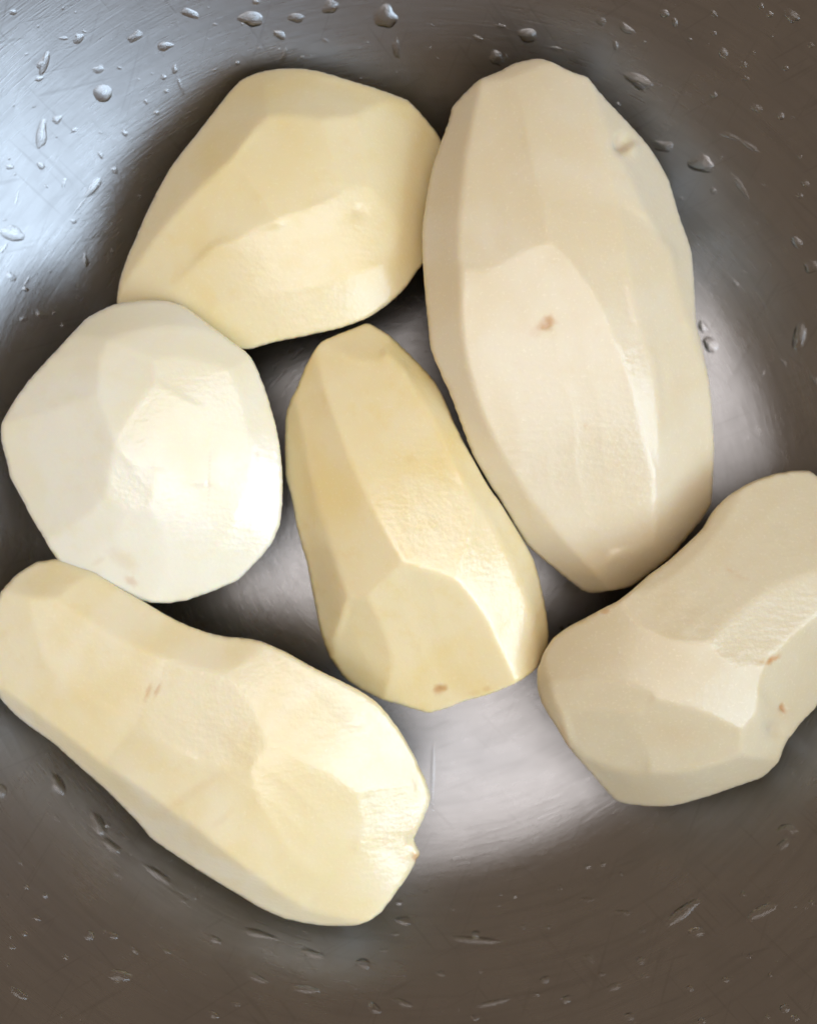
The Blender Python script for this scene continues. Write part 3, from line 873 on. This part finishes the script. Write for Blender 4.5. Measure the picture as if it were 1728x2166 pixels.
# (x, y, half length, half width, angle, height factor, irregularity[, own label])
UL = 'upper left'; TOP = 'top'; RT = 'right'; LL = 'lower left'; BT = 'bottom'
GROUPS = {
    UL: ('small water droplet on the bright bowl wall at upper left', 'droplets on the bright upper left wall'),
    TOP: ('small water droplet on the bowl wall above the two upper potatoes', 'droplets above the upper potatoes'),
    RT: ('small water droplet on the brown bowl wall right of the largest potato', 'droplets on the right wall'),
    LL: ('small water droplet on the dark bowl wall at lower left', 'droplets on the lower left wall'),
    BT: ('small water droplet on the dark bowl wall along the bottom', 'droplets on the bottom wall'),
}
DROPS = [
    (UL, 218, 198, 21, 20, 0, .62, .15, 'round bulging water drop alone on the bright upper left wall'),
    (UL, 88, 286, 34, 12, 98, .6, .5, 'teardrop shaped water drop hanging on the bright left wall'),
    (UL, 88, 350, 10, 8, 60, .6, .4), (UL, 121, 253, 12, 9, -40, .5, .5), (UL, 92, 133, 27, 11, 112, .6, .7, 'ragged upright water drop near the upper left corner'),
    (UL, 83, 167, 10, 6, -20, .6, .5), (UL, 166, 81, 14, 10, -50, .5, .5), (UL, 286, 77, 20, 10, -35, .5, .6), (UL, 347, 97, 18, 10, -10, .6, .7),
    (UL, 198, 397, 28, 10, -52, .4, .5, 'slanted water streak on the bright left wall beside the shadow'), (UL, 170, 435, 22, 3.5, -52, .5, .2),
    (UL, 26, 492, 28, 17, 15, .6, .5, 'large water drop with a tail at the left edge'), (UL, 6, 527, 18, 5, -50, .5, .3),
    (UL, 182, 552, 17, 6, 80, .7, .5), (UL, 157, 468, 8, 6, 30, .6, .5), (UL, 214, 328, 9, 5, 60, .6, .5), (UL, 370, 146, 11, 6, 90, .7, .5), (UL, 383, 182, 22, 4, 70, .6, .5),
    (UL, 347, 164, 7, 6, 0, .7, .3), (UL, 243, 360, 10, 7, 40, .4, .5), (UL, 240, 532, 9, 5, 60, .5, .5), (UL, 265, 282, 9, 6, 40, .6, .5), (UL, 331, 239, 7, 5, 0, .6, .5),
    (UL, 208, 146, 14, 9, -15, .4, .5), (UL, 135, 81, 11, 5, 0, .5, .5), (UL, 29, 26, 9, 7, 0, .5, .4), (UL, 21, 352, 9, 7, 0, .6, .4), (UL, 23, 584, 14, 8, 40, .5, .6),
    (UL, 88, 665, 16, 8, 30, .6, .6), (UL, 136, 691, 11, 7, 45, .6, .5), (UL, 310, 215, 7, 5, 60, .6, .5), (UL, 352, 193, 6, 5, 0, .6, .5), (UL, 157, 275, 9, 5, -30, .5, .5),
    (UL, 55, 612, 9, 6, 20, .6, .5), (UL, 50, 675, 10, 6, 0, .5, .5), (UL, 36, 420, 4, 18, 12, .4, .4), (UL, 58, 595, 14, 4, -60, .4, .4), (UL, 137, 385, 14, 4, -70, .4, .4),
    (TOP, 532, 43, 27, 17, 10, .65, .7, 'sparkling bird shaped water drop above the upper left potato'), (TOP, 627, 39, 18, 11, 5, .55, .5), (TOP, 698, 16, 19, 14, -30, .6, .4),
    (TOP, 818, 36, 26, 24, 60, .6, .65, 'heart shaped water drop at the top between the upper potatoes'), (TOP, 838, 105, 22, 8, 85, .6, .7), (TOP, 590, 73, 15, 9, 25, .6, .6), (TOP, 600, 118, 19, 6, 110, .4, .5),
    (TOP, 503, 134, 6, 5, 0, .6, .3), (TOP, 541, 4, 9, 6, 0, .6, .4), (TOP, 403, 28, 22, 10, 20, .5, .5), (TOP, 1114, 75, 21, 16, 10, .65, .5, 'dark glinting water drop above the top of the largest potato'),
    (TOP, 1049, 124, 18, 14, 60, .6, .6), (TOP, 1011, 82, 14, 6, 30, .4, .5), (TOP, 1059, 55, 13, 5, 10, .4, .5), (TOP, 1174, 103, 14, 6, 10, .4, .5), (TOP, 1271, 46, 11, 9, 0, .5, .4),
    (TOP, 640, 122, 5, 4, 0, .5, .3), (TOP, 455, 52, 6, 3, 0, .6, .3), (TOP, 688, 85, 9, 4, 20, .4, .5),
    (RT, 1324, 62, 20, 9, 32, .5, .5), (RT, 1405, 29, 11, 9, 20, .55, .4), (RT, 1427, 48, 12, 6, 70, .55, .4), (RT, 1509, 29, 11, 5, 60, .55, .4), (RT, 1608, 13, 7, 7, 0, .6, .2),
    (RT, 1627, 30, 8, 7, 20, .6, .3), (RT, 1675, 36, 18, 13, 35, .5, .6), (RT, 1509, 70, 7, 5, 0, .5, .4), (RT, 1458, 84, 5, 5, 0, .5, .3), (RT, 1302, 96, 11, 6, 80, .5, .4), (RT, 1362, 89, 5, 4, 0, .5, .3),
    (RT, 1528, 113, 13, 10, 60, .5, .4), (RT, 1714, 96, 7, 6, 0, .5, .3), (RT, 1572, 137, 9, 7, 0, .4, .4), (RT, 1661, 144, 7, 6, 0, .55, .3), (RT, 1576, 166, 10, 5, 10, .45, .4),
    (RT, 1348, 172, 34, 15, 26, .5, .5, 'long flat water drop on brown wall by the large potato top'), (RT, 1509, 201, 8, 7, 0, .5, .3), (RT, 1598, 229, 15, 8, 22, .5, .4), (RT, 1649, 246, 9, 8, 0, .6, .3),
    (RT, 1545, 289, 26, 6, 20, .4, .4), (RT, 1584, 309, 24, 6, 32, .4, .4), (RT, 1405, 309, 23, 12, 5, .55, .6), (RT, 1485, 349, 29, 19, 12, .65, .5, 'biggest shell shaped water drop on the brown right wall'),
    (RT, 1508, 403, 8, 6, 80, .6, .2), (RT, 1566, 395, 36, 7, 55, .35, .5), (RT, 1702, 389, 9, 7, 30, .5, .4), (RT, 1690, 414, 9, 5, 10, .5, .4), (RT, 1304, 221, 8, 6, 0, .4, .4),
    (RT, 1683, 511, 16, 10, 50, .55, .4), (RT, 1716, 563, 17, 14, 0, .55, .4), (RT, 1689, 713, 33, 14, 102, .62, .2, 'leaf shaped upright water drop near the right edge'), (RT, 1485, 690, 14, 9, 70, .6, .3),
    (RT, 1501, 730, 20, 15, 50, .6, .3, 'clear water drop touching the right flank of the largest potato'), (RT, 1556, 601, 15, 5, 50, .4, .4), (RT, 1722, 803, 14, 6, 60, .4, .4), (RT, 1570, 575, 8, 5, 30, .4, .4), (RT, 1655, 765, 12, 4, 50, .4, .4),
    (RT, 1612, 790, 9, 4, 120, .4, .4), (RT, 1690, 330, 8, 5, 40, .4, .4), (RT, 1622, 470, 8, 4, 30, .4, .4), (RT, 1440, 420, 7, 4, 30, .4, .4),
    (LL, 122, 1660, 27, 14, 60, .5, .4), (LL, 208, 1742, 28, 14, 66, .5, .35, 'upper lobe of a long bent water drop on the lower left wall'), (LL, 236, 1789, 27, 11, 35, .5, .35, 'lower lobe of a long bent water drop on the lower left wall'),
    (LL, 334, 1849, 36, 10, 33, .5, .3, 'straight slug shaped water drop on the dark wall under the long potato'), (LL, 248, 1849, 18, 5, 42, .4, .3), (LL, 456, 1987, 15, 7, 25, .5, .4), (LL, 545, 1975, 40, 9, 15, .5, .5, 'wavy water streak close below the long potato'),
    (LL, 659, 2016, 30, 9, 18, .5, .5), (LL, 545, 2069, 28, 8, 25, .5, .4), (LL, 649, 2093, 31, 9, 6, .55, .4), (LL, 252, 2063, 26, 13, 8, .5, .4, 'bluish water drop on the dark lower left wall'), (LL, 191, 1979, 12, 11, 30, .55, .3), (LL, 242, 1979, 12, 8, 20, .5, .4),
    (LL, 41, 2101, 25, 9, 32, .5, .3), (LL, 4, 1672, 16, 11, 70, .6, .3), (LL, 452, 2146, 14, 8, 25, .5, .3), (LL, 500, 2124, 11, 5, 15, .5, .3), (LL, 354, 2012, 10, 4, 20, .5, .3), (LL, 53, 1975, 8, 7, 0, .55, .3),
    (LL, 45, 1825, 8, 4, 40, .5, .3), (LL, 96, 1894, 9, 6, 20, .5, .3), (LL, 57, 1876, 7, 5, 20, .5, .3), (LL, 27, 2003, 10, 5, 10, .5, .4), (LL, 285, 2010, 12, 5, 40, .5, .4), (LL, 80, 1942, 10, 6, 30, .5, .4), (LL, 140, 2025, 9, 5, 30, .5, .4),
    (LL, 230, 1745, 5, 5, 0, .5, .3), (LL, 415, 1900, 5, 4, 0, .5, .3), (LL, 390, 1905, 9, 5, 30, .4, .4), (LL, 120, 1730, 12, 4, 50, .4, .4),
    (BT, 843, 1909, 8, 5, 0, .6, .3), (BT, 852, 1948, 18, 9, 10, .6, .4), (BT, 837, 1976, 9, 4, 0, .5, .3), (BT, 769, 2038, 18, 12, 10, .5, .4), (BT, 811, 2011, 13, 4, 0, .5, .3),
    (BT, 1005, 1988, 62, 7, 4, .7, .35, 'long bird shaped water streak on the dark wall at bottom'), (BT, 1006, 1976, 9, 8, 0, .7, .2), (BT, 933, 2059, 10, 6, 0, .5, .6), (BT, 1184, 1877, 8, 4, 30, .6, .3), (BT, 1241, 1903, 16, 4, 8, .6, .3),
    (BT, 1316, 1931, 19, 6, 10, .6, .6), (BT, 1444, 1930, 47, 13, -38, .55, .35, 'long slanted water drop at bottom right, left of its wing shaped twin'), (BT, 1471, 1972, 18, 11, 0, .55, .4), (BT, 1608, 1930, 40, 12, -27, .5, .4, 'wing shaped water drop at the lower right'),
    (BT, 1355, 2032, 10, 9, 0, .55, .2), (BT, 1247, 2029, 13, 7, 40, .5, .4), (BT, 1151, 2073, 13, 8, -20, .5, .4), (BT, 1298, 2088, 18, 8, -15, .5, .4), (BT, 1361, 2065, 12, 4, 0, .5, .3), (BT, 1271, 2061, 9, 5, 0, .5, .3),
    (BT, 1357, 1969, 11, 4, 0, .5, .3), (BT, 1041, 2121, 39, 6, -12, .6, .4), (BT, 852, 2121, 26, 7, 18, .55, .4), (BT, 790, 2133, 17, 11, 30, .5, .4), (BT, 1196, 2115, 14, 9, -30, .5, .4), (BT, 1133, 2103, 10, 4, 0, .5, .3),
    (BT, 1331, 2151, 12, 10, 0, .6, .2), (BT, 1659, 2133, 12, 11, 0, .6, .2), (BT, 1459, 2091, 9, 7, 0, .5, .2), (BT, 1534, 2073, 9, 7, 0, .5, .3), (BT, 1005, 2154, 11, 6, 0, .5, .3), (BT, 1570, 1892, 7, 6, 0, .55, .2),
    (BT, 1664, 1756, 24, 12, 0, .55, .5, 'blunt water drop on the wall below the crooked potato'), (BT, 1655, 1787, 18, 9, -40, .5, .4), (BT, 1716, 1909, 8, 7, 0, .5, .3), (BT, 1241, 1833, 7, 4, 0, .6, .3), (BT, 1313, 1849, 7, 4, 0, .6, .3), (BT, 1274, 1828, 6, 4, 0, .6, .3),
    (BT, 1680, 2154, 10, 8, 0, .5, .3), (BT, 1483, 2160, 10, 8, 0, .5, .3), (BT, 1623, 2151, 6, 5, 0, .5, .2), (BT, 1585, 2023, 9, 5, -40, .5, .3), (BT, 1105, 1960, 6, 4, 0, .5, .3), (BT, 1160, 1962, 6, 4, 0, .5, .3), (BT, 1088, 1896, 7, 4, 0, .5, .3), (BT, 1628, 2062, 5, 5, 0, .5, .2),
]
# short names of the large drops, to say where the small ones lie
SHORT = {'round bulging': 'the round bulging drop', 'teardrop': 'the teardrop shaped drop', 'ragged': 'the ragged corner drop', 'slanted water streak': 'the slanted left streak',
         'with a tail': 'the tailed left edge drop', 'sparkling': 'the sparkling top drop', 'heart': 'the heart shaped top drop', 'dark glinting': 'the dark glinting top drop',
         'long flat': 'the long flat drop', 'biggest shell': 'the big shell shaped drop', 'leaf shaped': 'the leaf shaped drop', 'touching the right': 'the drop beside the largest potato',
         'upper lobe': 'the long bent drop', 'lower lobe': 'the long bent drop', 'slug': 'the slug shaped drop', 'wavy': 'the wavy streak', 'bluish': 'the bluish lower left drop',
         'thin pale': 'the thin floor reflection', 'long bird': 'the long bird shaped streak', 'long slanted': 'the long slanted drop', 'wing shaped water': 'the wing shaped drop', 'blunt': 'the blunt right drop'}
anchors = [(d[1], d[2], next(v for k, v in SHORT.items() if k in d[8])) for d in DROPS if len(d) > 8]


def where(dx, dy):
    vert = 'above' if dy < 0 else 'below'
    side = 'left of' if dx < 0 else 'right of'
    if abs(dx) > 2.2 * abs(dy): return side
    if abs(dy) > 2.2 * abs(dx): return vert
    return vert + ' and ' + side


keyed = {}
for i, d in enumerate(DROPS):
    if len(d) > 8: continue
    ax, ay, an = min(anchors, key=lambda q: math.hypot(q[0] - d[1], q[1] - d[2]))
    dist = math.hypot(ax - d[1], ay - d[2])
    shape = 'streaky' if d[3] / d[4] > 2.2 else 'oval' if d[3] / d[4] > 1.35 else 'round'
    size = 'tiny' if d[3] < 7.5 else 'small' if d[3] < 15 else 'middling'
    keyed.setdefault((size, shape, where(d[1] - ax, d[2] - ay), an), []).append((dist, i))
SMALL_LABEL = {}
ORD = ['nearest', 'second nearest', 'third nearest', 'fourth nearest', 'fifth nearest', 'sixth nearest']
for (size, shape, wh, an), lst in keyed.items():
    lst.sort()
    for k, (dist, i) in enumerate(lst):
        SMALL_LABEL[i] = '%s %s water droplet %s %s' % (size, shape, wh, an) + ('' if len(lst) == 1 else ', %s' % ORD[k])

DROPS.append((BT, 915, 1642, 80, 3.5, 91, .5, .15, 'thin pale reflection on the bowl floor below the yellow potato, shaped in water'))  # a line of reflected light on the steel, modelled as a sliver of water
rnd = random.Random(11)
for di, d in enumerate(DROPS):
    reg, x, y, rx, ry, ang, hk, irr = d[:8]
    vs, fs, p0 = drop_mesh(x, y, rx, ry, ang, hk * {UL: 0.48, TOP: 0.65, RT: 0.85, LL: 0.75, BT: 0.8}[reg], irr, rnd)
    me = bpy.data.meshes.new('water_drop')
    me.from_pydata([v - p0 for v in vs], [], fs)
    me.polygons.foreach_set('use_smooth', [True] * len(fs))
    me.materials.append(WATER)
    o = bpy.data.objects.new('water_drop', me)
    C.objects.link(o)
    o.location = p0
    lab, grp = GROUPS[reg]
    if len(d) > 8:
        tag(o, d[8], 'water drop', 'large water drops on the bowl wall')
    else:
        tag(o, SMALL_LABEL[di], 'water drop', grp)

# fine spray, too small to count
vs, fs = [], []
for k in range(230):
    while True:
        x, y = rnd.uniform(-20, 1748), rnd.uniform(-20, 2186)
        if math.hypot(x - 892, y - 1100) > 800: break
    if x > 1100 and rnd.random() < 0.35: continue
    r = rnd.uniform(1.6, 4.2)
    a, b, _ = drop_mesh(x, y, r * rnd.uniform(1, 1.8), r, rnd.uniform(0, 180), .32, .4, rnd, seg=8, rings=3)
    n0 = len(vs)
    vs += a
    fs += [tuple(i + n0 for i in f) for f in b]
me = bpy.data.meshes.new('water_spray')
me.from_pydata(vs, [], fs)
me.polygons.foreach_set('use_smooth', [True] * len(fs))
me.materials.append(WATER)
o = bpy.data.objects.new('water_spray', me)
C.objects.link(o)
tag(o, 'fine specks of water sprayed over the bowl wall', 'water spray', kind='stuff')

# dark crumbs left on the floor of the bowl
cm = bpy.data.materials.new('dark_crumb')
cm.use_nodes = True
cb = cm.node_tree.nodes['Principled BSDF']
cn = N(cm.node_tree, 'ShaderNodeTexNoise', Scale=4000.0)
cm.node_tree.links.new(mix_col(cm.node_tree, cn.outputs['Fac'], (0.015, 0.010, 0.008), (0.05, 0.035, 0.02)), cb.inputs['Base Color'])
for (x, y, r, lab) in ((1188, 1330, 5.5, 'dark crumb on the floor nearest the yellow potato, right side'), (1204, 1323, 4.5, 'dark crumb on the floor nearest the crooked right potato')):
    p, nrm = bowl_hit(x, y)
    bm = bmesh.new()
    bmesh.ops.create_icosphere(bm, subdivisions=2, radius=r * (H - p.z) / FPX)
    for v in bm.verts:
        v.co *= 1 + 0.5 * noise.noise(v.co * 2600 + Vector((x, y, 0)))
        v.co.z *= 0.5
    me = bpy.data.meshes.new('crumb')
    bm.to_mesh(me)
    bm.free()
    me.materials.append(cm)
    o = bpy.data.objects.new('crumb', me)
    C.objects.link(o)
    o.location = p + nrm * r * 0.4 * (H - p.z) / FPX
    tag(o, lab, 'crumb', 'dark crumbs on the bowl floor')
